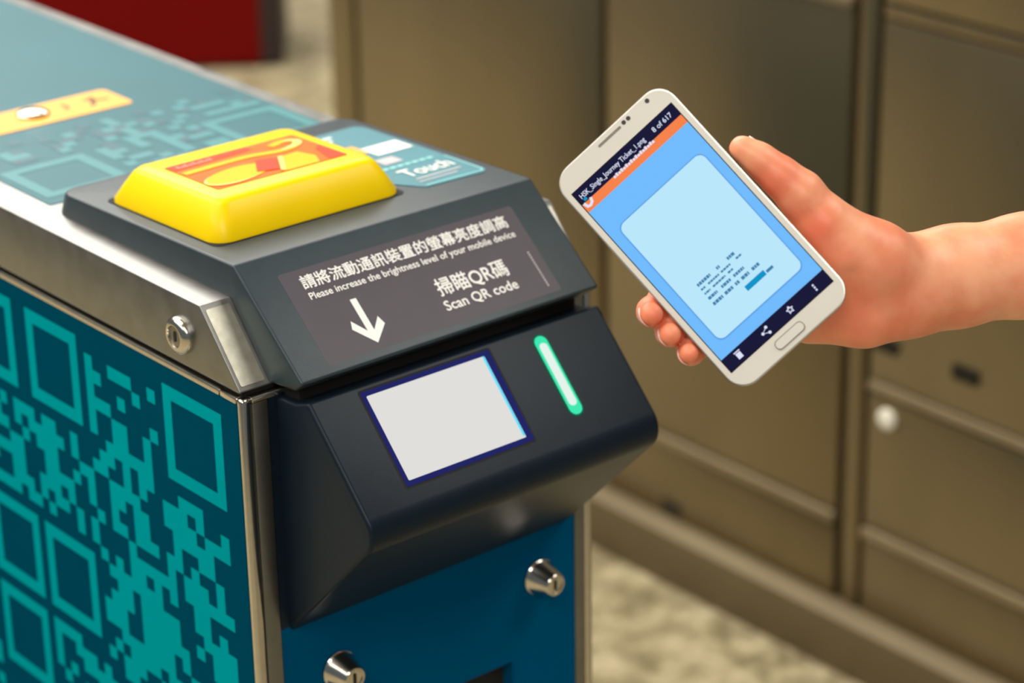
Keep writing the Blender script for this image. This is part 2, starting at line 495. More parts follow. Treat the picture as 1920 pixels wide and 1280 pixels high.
# vinyl on the lid
TP = Plane((0, 0, ZT), (1, 0, 0), (0, 1, 0))
vin = plate(TP, rrect(0.0245, 0.2565, 0.2500, LEN - 0.02, 0.002, 2), 0.0, 0.0005, 'top_vinyl', M_TOPVINYL, lid, label='pale teal vinyl on the lid')
m9 = 0.0092
tr, td = [], []
random.seed(5)
def frame_rects(x0, y0, n, out):
    s = n * m9
    out += [(x0, x0 + s, y0, y0 + m9), (x0, x0 + s, y0 + s - m9, y0 + s), (x0, x0 + m9, y0 + m9, y0 + s - m9), (x0 + s - m9, x0 + s, y0 + m9, y0 + s - m9)]
frame_rects(0.030, 0.262, 7, tr)
frame_rects(0.189, 0.262, 7, tr)
for j in range(13):
    for i in range(24):
        x = 0.030 + i * m9; y = 0.262 + j * m9
        if y > 0.378: continue
        if (i < 8 or i > 16) and j < 8: continue
        q = random.random()
        if q < 0.34: tr.append((x, x + m9, y, y + m9))
        elif q < 0.52: td.append((x, x + m9, y, y + m9))
quads(TP, tr, 0.0007, 'printed_blocks', M_TOPPRINT, vin)['kind'] = 'stuff'
quads(TP, td, 0.0007, 'printed_blocks', M_TOPDARK, vin)['kind'] = 'stuff'
ys = plate(TP, rrect(0.024, 0.1836, 0.4005, 0.4440, 0.005, 4), 0.0005, 0.0010, 'yellow_sticker', M_STK_YEL, vin, label='yellow strip sticker with a round screw')
lathe('screw', (0.1131, 0.424, ZT + 0.001), (0, 0, 1), [(0, 0.0118), (0.0016, 0.0118), (0.0034, 0.0095), (0.0042, 0.005), (0.0044, 0.002)], M_CHROME, ys)
ribbon(TP, [(0.1375, 0.418), (0.1410, 0.4235), (0.1405, 0.4310)], 0.0034, 0.0012, 'printed_mark', M_STK_MARK, ys)
ribbon(TP, [(0.1560, 0.4130), (0.1630, 0.4230), (0.1650, 0.4330)], 0.0042, 0.0012, 'printed_mark', M_STK_MARK, ys)
ribbon(TP, [(0.1575, 0.4300), (0.1640, 0.4240), (0.1740, 0.4210)], 0.0036, 0.0012, 'printed_mark', M_STK_MARK, ys)

# ---- upper housing
XU0, XU1 = 0.0210, 0.2495
up_prof = [(0.240, ZT - 0.001), (0.232, 1.0335), (0.0335, 1.0392), (-0.0312, 0.9838), (-0.0230, 0.9772), (0.0000, 0.9750), (0.0020, 0.9745), (0.0372, ZT - 0.001)]
bm = bmesh.new()
prism_bm(bm, up_prof, XU0, XU1)
es = [e for e in bm.edges if abs(e.verts[0].co.x - e.verts[1].co.x) < 1e-6 and min(v.co.y for v in e.verts) > 0.2]
es = [e for e in es if max(v.co.y for v in e.verts) - min(v.co.y for v in e.verts) < 0.02]
bmesh.ops.bevel(bm, geom=es, offset=0.012, segments=5, affect='EDGES', profile=0.5)
bevel_all(bm, 0.0042, 4, 24)
uph = finish(bm, 'reader_housing', M_PLASTIC, gate, 40, 'charcoal plastic reader housing')

# card reader pad
HT = Plane((0, 0.0335, 1.0392), (1, 0, 0), (0, 0.1985, -0.0057))
def hb(y): return (y - 0.0335)
well = plate(HT, rrect(0.0318, 0.1752, hb(0.0660), hb(0.1930), 0.006, 5), 0.0, 0.0004, 'pad_well', M_GAP, uph)
bm = bmesh.new()
steps = [(-0.001, 0.0, 0.0), (0.003, 0.0, 0.0), (0.0125, 0.0055, 0.0055), (0.0205, 0.0105, 0.0105), (0.0232, 0.0135, 0.0135), (0.0242, 0.0172, 0.0172)]
rings = []
bx0, bx1, by0, by1 = 0.0330, 0.1738, hb(0.0672), hb(0.1915)
for h, ix, iy in steps:
    poly = rrect(bx0 + ix * 0.86, bx1 - ix * 0.95, by0 + iy * 0.86, by1 - iy * 1.25, max(0.004, 0.0125 - ix * 0.35), 6)
    rings.append([bm.verts.new(HT.p(a, b_, h)) for a, b_ in poly])
for A, B in zip(rings, rings[1:]):
    nn = len(A)
    for k in range(nn):
        bm.faces.new((A[k], A[(k + 1) % nn], B[(k + 1) % nn], B[k]))
bm.faces.new(rings[0][::-1]); bm.faces.new(rings[-1])
pad = finish(bm, 'card_reader_pad', M_YELLOW, gate, 50, 'glossy yellow raised card reader pad')
lx0, lx1, ly0, ly1 = 0.0540, 0.1520, hb(0.0945), hb(0.1555)
PH = 0.0243
lab = plate(HT, rrect(lx0, lx1, ly0, ly1, 0.002, 3), PH - 0.0002, PH + 0.0002, 'card_label', M_LABEL_OR, pad, label='orange label with a yellow looped ribbon emblem')
def LPt(u, v): return (lx0 + u * (lx1 - lx0), ly0 + v * (ly1 - ly0))
def lpoly(pts, h, name, m):
    bm = bmesh.new()
    bm.faces.new([bm.verts.new(HT.p(*LPt(u, v), h)) for u, v in pts])
    bmesh.ops.triangulate(bm, faces=bm.faces[:])
    return finish(bm, name, m, lab, None)
lpoly([(0.01, 0.80), (0.30, 0.84), (0.62, 0.86), (0.62, 0.99), (0.01, 0.99)], PH + 0.0004, 'red_patch', M_LABEL_RED)
lpoly([(0.86, 0.02), (0.99, 0.02), (0.99, 0.50), (0.92, 0.40)], PH + 0.0004, 'red_patch', M_LABEL_RED)
lpoly([(0.50, 0.01), (0.78, 0.01), (0.84, 0.22), (0.80, 0.46), (0.66, 0.44)], PH + 0.00045, 'emblem_band', M_LABEL_YEL)
def bez(p, n=18):
    o = []
    for q in range(len(p) - 1):
        p0 = p[max(0, q - 1)]; p1 = p[q]; p2 = p[q + 1]; p3 = p[min(len(p) - 1, q + 2)]
        for k in range(n):
            t = k / n
            o.append(tuple(0.5 * (2 * p1[c] + (p2[c] - p0[c]) * t + (2 * p0[c] - 5 * p1[c] + 4 * p2[c] - p3[c]) * t * t + (3 * p1[c] - p0[c] - 3 * p2[c] + p3[c]) * t ** 3) for c in (0, 1)))
    return o + [p[-1]]
lobe = [(0.26 + 0.25 * math.cos(2 * math.pi * k / 40), 0.27 + 0.21 * math.sin(2 * math.pi * k / 40) + 0.06 * math.cos(2 * math.pi * k / 40)) for k in range(40)]
lpoly(lobe, PH + 0.0005, 'emblem_lobe', M_LABEL_YEL)
ribbon(HT, [LPt(u, v) for u, v in lobe[14:34]], lambda t: 0.0028 * math.sin(math.pi * t), PH + 0.0007, 'emblem_highlight', M_LABEL_PALE, lab)
ribbon(HT, [LPt(u, v) for u, v in bez([(0.02, 0.66), (0.30, 0.68), (0.52, 0.68), (0.74, 0.60), (0.88, 0.66), (0.93, 0.78), (0.86, 0.86), (0.74, 0.80)])], 0.0062, PH + 0.0006, 'emblem_loop', M_LABEL_YEL, lab)
ribbon(HT, [LPt(u, v) for u, v in bez([(0.74, 0.60), (0.88, 0.66), (0.93, 0.78), (0.86, 0.86)])], lambda t: 0.0062 * math.sin(math.pi * t) ** 0.6, PH + 0.0008, 'emblem_highlight', M_LABEL_PALE, lab)
lpoly([(0.50, 0.52), (0.63, 0.44), (0.51, 0.10), (0.37, 0.18)], PH + 0.0008, 'red_patch', M_LABEL_RED)
ribbon(HT, [LPt(0.66, 0.44), LPt(0.58, 0.22), LPt(0.51, 0.03)], 0.0034, PH + 0.0009, 'emblem_highlight', M_LABEL_PALE, lab)
quads(HT, [(LPt(0.055 + 0.03 * k, 0)[0], LPt(0.078 + 0.03 * k, 0)[0], LPt(0, 0.845)[1], LPt(0, 0.93 - 0.03 * (k % 2))[1]) for k in range(9)], PH + 0.0006, 'printed_lettering', M_LABEL_PINK, lab)

# teal touch notice on the housing
def ty(y): return hb(y)
poly = [(0.1905, ty(0.0660)), (0.2360, ty(0.0640)), (0.2405, ty(0.0680)), (0.2415, ty(0.2000)), (0.2370, ty(0.2060)), (0.1790, ty(0.2060)), (0.1785, ty(0.0860))]
nz = plate(HT, poly, 0.0, 0.0005, 'touch_notice', M_TOUCH, uph, label='teal touch notice with a card picture and white words')
ribbon(HT, [(0.1925, ty(0.0685)), (0.2362, ty(0.0668)), (0.2388, ty(0.0700)), (0.2396, ty(0.1100))], 0.0012, 0.0007, 'notice_border', M_TOUCH_EDGE, nz)
quads(HT, [(0.1780, 0.2085, ty(0.1500), ty(0.1690))], 0.0007, 'printed_card', M_STK_YEL, nz)
quads(HT, [(0.2085, 0.2375, ty(0.1400), ty(0.1600))], 0.0008, 'printed_hand', M_WHITE, nz)
quads(HT, [(0.2030, 0.2105, ty(0.1935), ty(0.1968)), (0.1985, 0.2062, ty(0.1860), ty(0.1895))], 0.0008, 'printed_mark', M_WHITE, nz)
quads(HT, [(0.1990, 0.2140, ty(0.1200), ty(0.1330))], 0.0008, 'printed_block', M_WHITE_DIM, nz)
quads(HT, [(0.1910 + 0.006 * k, 0.1955 + 0.006 * k, ty(0.1105), ty(0.1140)) for k in range(7)], 0.0008, 'printed_lettering', M_TOUCH_EDGE, nz)
text('Touch', HT, 0.1945, ty(0.0890), 0.2325, 0.0150, 0.0008, 'printed_word', M_WHITE, nz, 0.02)
quads(HT, [(0.1950, 0.2310, ty(0.0810), ty(0.0832)), (0.1930, 0.2240, ty(0.0755), ty(0.0773))], 0.0008, 'printed_lettering', M_WHITE_DIM, nz)

# sticker with words on the sloping face
UF = Plane((0, -0.0305, 0.9839), (1, 0, 0), (0, 0.7588, 0.6513))
SH = 0.0004
stk = plate(UF, rrect(0.0440, 0.2225, 0.0055, 0.0700, 0.002, 3), -0.0004, 0.0004, 'instruction_sticker', M_STICKER, uph, label='mauve grey sticker with white instructions')
text('請將流動通訊裝置的螢幕亮度調高', UF, 0.0562, 0.0560, 0.2128, 0.0085, SH + 0.0002, 'printed_words', M_WHITE, stk, 0.018)
text('Please increase the brightness level of your mobile device', UF, 0.0566, 0.0488, 0.2134, 0.0047, SH + 0.0002, 'printed_words', M_WHITE, stk, 0.016)
text('掃瞄QR碼', UF, 0.1394, 0.0252, 0.1938, 0.0112, SH + 0.0002, 'printed_words', M_WHITE, stk, 0.016)
text('Scan QR code', UF, 0.1380, 0.0154, 0.1943, 0.0068, SH + 0.0002, 'printed_words', M_WHITE, stk, 0.018)
bm = bmesh.new()
arrow = [(0.0800, 0.0415), (0.0845, 0.0415), (0.0845, 0.0185), (0.0915, 0.0262), (0.0935, 0.0205), (0.0822, 0.0100), (0.0708, 0.0228), (0.0728, 0.0282), (0.0800, 0.0192)]
bm.faces.new([bm.verts.new(UF.p(a, b_, SH + 0.0002)) for a, b_ in arrow])
bmesh.ops.triangulate(bm, faces=bm.faces[:])
finish(bm, 'printed_arrow', M_WHITE, stk, None)
quads(UF, [(0.2142, 0.2154, 0.0105 + 0.0019 * k, 0.0118 + 0.0019 * k) for k in range(14)], SH + 0.0002, 'printed_lettering', M_WHITE_DIM, stk)

# ---- lower scanner housing
XL0, XL1 = 0.0240, 0.2490
lo_pts = [(0.0, 0.8095), (-0.0948, 0.9048), (-0.0312, 0.9716), (-0.0180, 0.9670), (0.0, 0.9650)]
lo_prof = round_profile(lo_pts, [0, 0.0165, 0.0028, 0, 0], 8)
bm = bmesh.new()
prism_bm(bm, lo_prof, XL0, XL1)
es = []
for e in bm.edges:
    a, c = e.verts
    if abs(a.co.x - c.co.x) < 1e-6 and (a.co.y < -0.002 or c.co.y < -0.002):
        es.append(e)
bmesh.ops.bevel(bm, geom=es, offset=0.0055, segments=5, affect='EDGES', profile=0.5, clamp_overlap=True)
low = finish(bm, 'scanner_housing', M_PLASTIC2, gate, 40, 'black plastic scanner housing')
box('housing_neck', (0.030, 0.243, -0.0150, 0.006, 0.9560, 0.9830), M_GAP, gate)

LF = Plane((0, -0.0826, 0.9175), (1, 0, 0), (0, 0.6902, 0.7236))
wf = plate(LF, rrect(0.0578, 0.1576, 0.0066, 0.0718, 0.002, 3), -0.0005, 0.0002, 'window_frame', M_GAP, low, label='dark frame of the scan window')
plate(LF, rrect(0.0592, 0.1562, 0.0080, 0.0704, 0.001, 3), 0.0002, 0.0004, 'window_edge', E_SCANBLUE, wf, label='deep blue glowing window edge')
plate(LF, rrect(0.0622, 0.1512, 0.0113, 0.0672, 0.0006, 2), 0.0004, 0.0006, 'scan_window', E_SCAN, wf, label='white lit scan window')
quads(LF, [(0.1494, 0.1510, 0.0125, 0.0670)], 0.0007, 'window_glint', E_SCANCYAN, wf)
lx, lb0, lb1 = 0.1945, 0.0135, 0.0680
led = plate(LF, rrect(lx - 0.0062, lx + 0.0062, lb0 - 0.0012, lb1 + 0.0012, 0.0061, 8), -0.0004, 0.0002, 'indicator_light', E_LEDHALO, low, label='mint green lit indicator bar')
plate(LF, rrect(lx - 0.0048, lx + 0.0048, lb0, lb1, 0.0047, 8), 0.0002, 0.0006, 'light_lens', E_LED, led, 0.0002)
plate(LF, rrect(lx - 0.0030, lx + 0.0030, lb0 + 0.006, lb1 - 0.005, 0.0028, 6), 0.0006, 0.0008, 'light_core', E_LEDCORE, led)

# ------------------------------------------------------------------ gate console across the passage
XC = 1.290
con = thing('gate_console', (XC + 0.14, 0.75, 0), 'tall bronze steel gate console with vertical joints across the passage', 'gate console')
CY0, CY1, CZ = -0.20, 1.707, 1.02
box('console_body', (XC + 0.011, XC + 0.27, CY0, CY1 - 0.002, 0.0, CZ), M_BRONZE_DK, con, 0.002)
bm = bmesh.new()
prof = [(XC - 0.023, 0.0), (XC - 0.023, 0.0715), (XC + 0.001, 0.0825), (XC + 0.012, 0.0825), (XC + 0.012, 0.0)]
A = [bm.verts.new((x, CY0, z)) for x, z in prof]; B = [bm.verts.new((x, CY1, z)) for x, z in prof]
bm.faces.new(A); bm.faces.new(B[::-1])
for k in range(5):
    bm.faces.new((A[k], B[k], B[(k + 1) % 5], A[(k + 1) % 5]))
bmesh.ops.recalc_face_normals(bm, faces=bm.faces[:])
bevel_all(bm, 0.002)
finish(bm, 'plinth', mat('plinth_steel', (112, 98, 70), 0.6, 0.4, noise=0.08, nscale=8), con)
def cpan(y0, y1, z0, z1, name='panel', m=M_BRONZE, proud=0.0, parent=con, label=None):
    return box(name, (XC - proud, XC + 0.0112, y0, y1, z0, z1), m, parent, 0.0025, 2, label)
cpan(1.650, 1.707, 0.085, 1.015, 'end_post')
for y0, y1 in ((1.134, 1.640), (0.716, 1.122), (CY0, 0.671)):
    cpan(y0, y1, 0.0845, 0.180)
    cpan(y0, y1, 0.832, 1.015)
    cpan(y0, y1, 0.8145, 0.829, 'ledge', M_BRONZE_LT if y0 > 0 else M_BRONZE, 0.006 if y0 > 0 else 0.0)
    cpan(y0, y1, 0.183, 0.1965, 'ledge', M_BRONZE_LT, 0.006)
cpan(1.134, 1.640, 0.200, 0.812)
cpan(0.716, 1.122, 0.200, 0.812)
cpan(0.679, 0.704, 0.085, 1.015, 'post')
upan = cpan(CY0, 0.671, 0.388, 0.812)
cpan(CY0, 0.671, 0.3725, 0.385, 'ledge', M_BRONZE_LT, 0.003)
acc = cpan(CY0, 0.671, 0.200, 0.369, 'access_door')
lathe('button', (XC, 0.640, 0.345), (-1, 0, 0), [(0, 0.0125), (0.004, 0.0125), (0.006, 0.010), (0.0065, 0.004)], mat('white_button', (236, 232, 215), 0.3, noise=0.03), acc, label='round white button')
SPc = Plane((XC, 0, 0), (0, -1, 0), (0, 0, 1))
for yy, zz in ((0.530, 0.4355), (0.6486, 0.4345)):
    plate(SPc, rrect(-yy - 0.019, -yy + 0.019, zz - 0.009, zz + 0.009, 0.003, 3), 0.0, 0.0015, 'sensor_window', M_BLACK, upan)
plate(SPc, rrect(-1.016, -0.982, 0.090, 0.106, 0.003, 3), 0.0, 0.0015, 'sensor_window', M_BLACK, con)

# ------------------------------------------------------------------ red cabinet beyond the gates
red = thing('red_cabinet', (1.75, 3.75, 0), 'dark red cabinet with a shaded end standing on the far floor', 'cabinet')
RF = Plane((2.245, 3.215, 0.014), (-0.80, 0.60, 0.0), (0, 0, 1))      # from its right front corner to the left; the normal points to the back
plate(RF, [(0.05, 0.0), (1.60, 0.0), (1.60, 1.03), (0.05, 1.03)], 0.0, 0.30, 'cabinet_body', M_RED, red, 0.012)
plate(RF, [(0.0, 0.0), (0.052, 0.0), (0.052, 1.02), (0.0, 1.02)], 0.006, 0.294, 'shaded_end_panel', M_REDDK, red, 0.008)
for fa in (0.08, 1.52):
    for fh in (0.05, 0.25):
        lathe('foot', RF.p(fa, -0.014, fh), (0, 0, 1), [(0, 0.026), (0.012, 0.026), (0.0145, 0.02)], M_GAP, red, 16)

# ------------------------------------------------------------------ smartphone
def cam2w(v):
    return Vector((CAM_C + CAM_R.T @ np.array(v)).tolist())
def camdir(v):
    return Vector((CAM_R.T @ np.array(v)).tolist())
PO = cam2w((0.0988, -0.0544, 1.335))
PU = camdir((0.7311, -0.6692, -0.1328)); PV = camdir((-0.656, -0.743, 0.1324))
PP = Plane(PO, PU, PV)
phone = thing('smartphone', PP.p(0, 0, -0.0083), 'white smartphone showing a pale blue ticket on its lit screen', 'smartphone')
mm = 0.001
pw, py0, py1 = 39.6 * mm, -75.3 * mm, 76.0 * mm
bm = bmesh.new()
rings = []
for h, ins in ((-8.3, 3.0), (-7.6, 1.2), (-6.0, 0.2), (-3.4, 0.0)):
    rings.append([bm.verts.new(PP.p(a, b_, h * mm)) for a, b_ in rrect(-pw + ins * mm, pw - ins * mm, py0 + ins * mm, py1 - ins * mm, (11.5 - ins * 0.5) * mm, 8)])
for A, B in zip(rings, rings[1:]):
    nn = len(A)
    for k in range(nn): bm.faces.new((A[k], A[(k + 1) % nn], B[(k + 1) % nn], B[k]))
bm.faces.new(rings[0][::-1]); bm.faces.new(rings[-1])
finish(bm, 'back_cover', M_PHONE_B, phone, 50)
bm = bmesh.new()
rings = []
for h, ins in ((-3.4, 0.25), (-3.0, 0.0), (-2.4, 0.35), (-1.8, 0.0), (-0.9, 0.0), (-0.3, 0.3), (-0.2, 0.9)):
    rings.append([bm.verts.new(PP.p(a, b_, h * mm)) for a, b_ in rrect(-pw + ins * mm, pw - ins * mm, py0 + ins * mm, py1 - ins * mm, (11.5 - ins * 0.5) * mm, 8)])
for A, B in zip(rings, rings[1:]):
    nn = len(A)
    for k in range(nn): bm.faces.new((A[k], A[(k + 1) % nn], B[(k + 1) % nn], B[k]))
bm.faces.new(rings[0][::-1]); bm.faces.new(rings[-1])
finish(bm, 'side_frame', M_PHONE_S, phone, 50, 'silver side frame')
front = plate(PP, rrect(-pw + 0.9 * mm, pw - 0.9 * mm, py0 + 0.9 * mm, py1 - 0.9 * mm, 10.8 * mm, 8), -0.3 * mm, 0.0, 'front_glass', M_PHONE_W, phone, 0.0001)
plate(PP, rrect(-9.6 * mm, 9.6 * mm, -72.0 * mm, -66.2 * mm, 2.6 * mm, 6), 0.0, 0.25 * mm, 'home_button_rim', mat('button_groove', (140, 132, 120), 0.4, noise=0.03), phone)
plate(PP, rrect(-9.0 * mm, 9.0 * mm, -71.4 * mm, -66.8 * mm, 2.2 * mm, 6), 0.0, 0.7 * mm, 'home_button', M_PHONE_W, phone, 0.0002)
plate(PP, rrect(-8.2 * mm, 7.6 * mm, 71.3 * mm, 72.7 * mm, 0.65 * mm, 4), 0.0, 0.15 * mm, 'earpiece', mat('earpiece_mesh', (120, 112, 100), 0.5, 0.5, noise=0.2, nscale=800), phone)
for cx, cr, nm in ((26.8, 1.25, 'front_camera'), (10.2, 1.2, 'proximity_sensor'), (13.4, 1.2, 'proximity_sensor')):
    plate(PP, circ(cx * mm, 72.5 * mm, cr * mm, 20), 0.0, 0.15 * mm, nm, M_PHONE_D, phone)
scr = plate(PP, rrect(-35.7 * mm, 35.7 * mm, -63.4 * mm, 63.3 * mm, 0), 0.0, 0.08 * mm, 'screen', mat('screen_border', (8, 8, 14), 0.15, noise=0.1), phone, label='lit screen')
def sq(a0, a1, b0, b1, h, name, m): return quads(PP, [(a0 * mm, a1 * mm, b0 * mm, b1 * mm)], h * mm, name, m, scr)
sq(-35.2, 35.2, -54.9, 49.7, 0.14, 'ticket_background', E_SKY)
sq(-35.2, 35.2, 55.0, 62.9, 0.14, 'status_bar', E_NAVY)
sq(-35.2, 35.2, 49.7, 55.0, 0.14, 'orange_bar', E_ORANGE)
sq(-35.2, 35.2, -63.0, -54.9, 0.14, 'menu_bar', E_NAVY)
plate(PP, rrect(-29.6 * mm, 30.2 * mm, -48.0 * mm, 34.0 * mm, 4.6 * mm, 6), 0.14 * mm, 0.18 * mm, 'ticket_card_edge', E_EDGE, scr)
plate(PP, rrect(-28.9 * mm, 29.6 * mm, -47.2 * mm, 33.4 * mm, 4.2 * mm, 6), 0.18 * mm, 0.22 * mm, 'ticket_card', E_CARD, scr)
text('HSK_Single_Journey Ticket_1.png', PP, -33.0 * mm, 57.4 * mm, 12.5 * mm, 2.9 * mm, 0.2 * mm, 'printed_words', E_TXT, scr, 0.01)
text('8 of 617', PP, 18.5 * mm, 57.4 * mm, 31.5 * mm, 2.9 * mm, 0.2 * mm, 'printed_words', E_TXT, scr, 0.01)
quads(PP, [((-13 + 1.7 * k) * mm, (-11.7 + 1.7 * k) * mm, 53.6 * mm, (55.0 + 0.5 * (k % 2)) * mm) for k in range(17)], 0.2 * mm, 'printed_lettering', E_TXT, scr)
ribbon(PP, [(-34.0 * mm, 55.0 * mm), (-33.2 * mm, 52.4 * mm), (-31.6 * mm, 52.0 * mm), (-29.8 * mm, 53.0 * mm), (-29.0 * mm, 55.2 * mm)], 1.6 * mm, 0.2 * mm, 'printed_mark', E_TXT, scr)
ribbon(PP, [(-32.6 * mm, 56.2 * mm), (-30.6 * mm, 56.4 * mm)], 1.6 * mm, 0.21 * mm, 'printed_mark', E_BLUE, scr)
# lines of small print on the ticket
random.seed(3)
rows = [(-17.6, 1.7, [(-18.4, -9.5), (-5.0, -3.0), (2.5, 7.5)]), (-20.6, 1.1, [(-18.4, -15.6), (-13.5, -6.0), (-4.5, 2.0), (6.0, 9.8)]),
        (-23.4, 1.1, [(-18.4, -14.5), (-12.6, -4.0), (-2.0, 1.5)]), (-26.6, 1.6, [(-18.6, -12.5), (-9.5, -3.2), (-1.0, 6.0)]),
        (-30.4, 1.8, [(-18.6, -12.0), (-10.4, -5.0), (-3.2, -0.6), (1.2, 6.2), (8.4, 13.2)])]
rr = []
for v, hgt, segs in rows:
    for a, c in segs:
        x = a
        while x < c:
            w = random.uniform(0.9, 1.9)
            rr.append((x * mm, min(x + w, c) * mm, (v - hgt / 2) * mm, (v + hgt / 2) * mm)); x += w + 0.28
quads(PP, rr, 0.26 * mm, 'printed_lettering', E_INK, scr)
sq(-0.6, 12.5, -37.4, -34.4, 0.26, 'ticket_badge', E_BLUE)
sq(13.2, 17.6, -37.2, -35.6, 0.26, 'ticket_badge', E_INK)
# menu icons: bin, share, star, dots
sq(-27.7, -24.7, -60.9, -57.5, 0.2, 'bin_icon', E_TXT); sq(-28.1, -24.3, -57.1, -56.5, 0.2, 'bin_icon', E_TXT)
for cx, cy in ((-9.8, -59.2), (-6.4, -57.5), (-6.4, -60.9)):
    plate(PP, circ(cx * mm, cy * mm, 0.85 * mm, 12), 0.18 * mm, 0.2 * mm, 'share_icon', E_TXT, scr)
ribbon(PP, [(-6.4 * mm, -57.5 * mm), (-9.8 * mm, -59.2 * mm), (-6.4 * mm, -60.9 * mm)], 0.45 * mm, 0.2 * mm, 'share_icon', E_TXT, scr)
star = []
for k in range(11):
    a = math.pi / 2 + k * math.pi / 5; r = (2.0 if k % 2 == 0 else 0.95) * mm
    star.append((9.1 * mm + r * math.cos(a), -59.2 * mm + r * math.sin(a)))
ribbon(PP, star, 0.75 * mm, 0.2 * mm, 'star_icon', E_TXT, scr)
for k in (-1.5, 0, 1.5):
    sq(25.7, 26.7, -59.2 + k - 0.5, -59.2 + k + 0.5, 0.2, 'dots_icon', E_TXT)

# ------------------------------------------------------------------ hand and forearm: one continuous skin
def hp(px, py, dep):
    return np.array([(px - 960) / F_PX * dep, (py - 640) / F_PX * dep, dep])
PX = 1.35 / F_PX
def cone(G, a, ra, c, rc, k=1.0):
    d = (c - a) * np.array([1, 1, k]); L = float(d @ d) + 1e-12
    qx, qy, qz = G[0] - a[0], G[1] - a[1], (G[2] - a[2]) * k
    t = np.clip((qx * d[0] + qy * d[1] + qz * d[2]) / L, 0, 1)
    return np.sqrt((qx - t * d[0]) ** 2 + (qy - t * d[1]) ** 2 + (qz - t * d[2]) ** 2) - (ra + (rc - ra) * t)
def smin(a, b_, k):
    h = np.clip(0.5 + 0.5 * (b_ - a) / k, 0, 1)
    return b_ + (a - b_) * h - k * h * (1 - h)
def chain(G, pts, k=1.0, s=0.004):
    out = None
    for (p, r), (p2, r2) in zip(pts, pts[1:]):
        c = cone(G, p, r, p2, r2, k)
        out = c if out is None else smin(out, c, s)
    return out
def hand_field(G):
    r = lambda v: v * PX
    arm = chain(G, [(hp(1690, 537, 1.377), r(91)), (hp(1790, 518, 1.383), r(91)), (hp(1920, 498, 1.392), r(93)), (hp(2200, 440, 1.415), r(112)), (hp(2560, 370, 1.44), r(130))], 1.30, 0.013)
    palm = smin(arm, chain(G, [(hp(1715, 526, 1.374), r(70)), (hp(1640, 492, 1.358), r(74)), (hp(1585, 470, 1.353), r(71))], 1.12, 0.008), 0.013)   # ball of the thumb
    palm = smin(palm, chain(G, [(hp(1700, 556, 1.374), r(72)), (hp(1620, 580, 1.366), r(68)), (hp(1520, 588, 1.366), r(58))], 1.15, 0.008), 0.012)  # heel of the hand
    palm = smin(palm, cone(G, hp(1600, 530, 1.374), r(90), hp(1470, 530, 1.376), r(62), 1.5), 0.012)
    thumb = chain(G, [(hp(1610, 485, 1.356), r(66)), (hp(1545, 418, 1.346), r(50)), (hp(1500, 363, 1.342), r(42)), (hp(1461, 329, 1.340), r(34.5)), (hp(1424, 300, 1.3385), r(29)), (hp(1392, 279, 1.337), r(25.5))], 1.0, 0.006)
    out = smin(palm, thumb, 0.010)
    fingers = [
        [(hp(1500, 480, 1.373), 0.0105), (hp(1390, 430, 1.372), 0.0088), (hp(1318, 440, 1.369), 0.0078), (hp(1265, 470, 1.363), 0.0070)],          # index, behind the phone
        [(hp(1490, 520, 1.374), 0.0105), (hp(1340, 510, 1.378), 0.0090), (hp(1246, 560, 1.369), 0.0083), (hp(1222, 584, 1.352), 0.0077), (hp(1222, 588, 1.340), 0.0064)],
        [(hp(1490, 560, 1.374), 0.0102), (hp(1365, 558, 1.380), 0.0088), (hp(1280, 603, 1.369), 0.0080), (hp(1256, 622, 1.351), 0.0074), (hp(1257, 626, 1.339), 0.0061)],
        [(hp(1490, 592, 1.373), 0.0096), (hp(1390, 606, 1.377), 0.0080), (hp(1318, 641, 1.367), 0.0073), (hp(1295, 659, 1.350), 0.0069), (hp(1292, 662, 1.338), 0.0056)],
    ]
    res = out
    for fg in fingers:
        res = np.minimum(res, smin(chain(G, fg, 1.0, 0.004), palm, 0.007))
    # skin creases: thumb joint, ball of the thumb, wrist
    def groove(p, q, rad, s):
        nonlocal res
        c = cone(G, p, rad, q, rad)
        res = -smin(-res, c, s)
    groove(hp(1516, 424, 1.3255), hp(1556, 446, 1.3262), 0.0016, 0.005)
    groove(hp(1655, 560, 1.3400), hp(1682, 632, 1.3540), 0.0016, 0.006)
    groove(hp(1600, 520, 1.3360), hp(1640, 590, 1.3430), 0.0016, 0.008)
    # the skin gives way where it presses on the phone
    o = np.array([0.0988, -0.0544, 1.335])
    u, v = np.array([0.7311, -0.6692, -0.1328]), np.array([-0.656, -0.743, 0.1324])
    w = np.cross(u, v)
    q = [G[0] - o[0], G[1] - o[1], G[2] - o[2]]
    dot = lambda e: q[0] * e[0] + q[1] * e[1] + q[2] * e[2]
    R0 = 0.0115
    du = np.abs(dot(u)) - (0.0396 - R0); dv = np.abs(dot(v) - 0.00035) - (0.07565 - R0)
    rr2 = np.sqrt(np.maximum(du, 0) ** 2 + np.maximum(dv, 0) ** 2) + np.minimum(np.maximum(du, dv), 0) - R0
    dn = np.abs(dot(w) + 0.0042) - 0.0042
    ph_ = np.maximum(rr2, dn) - 0.0008
    return np.maximum(res, -ph_)

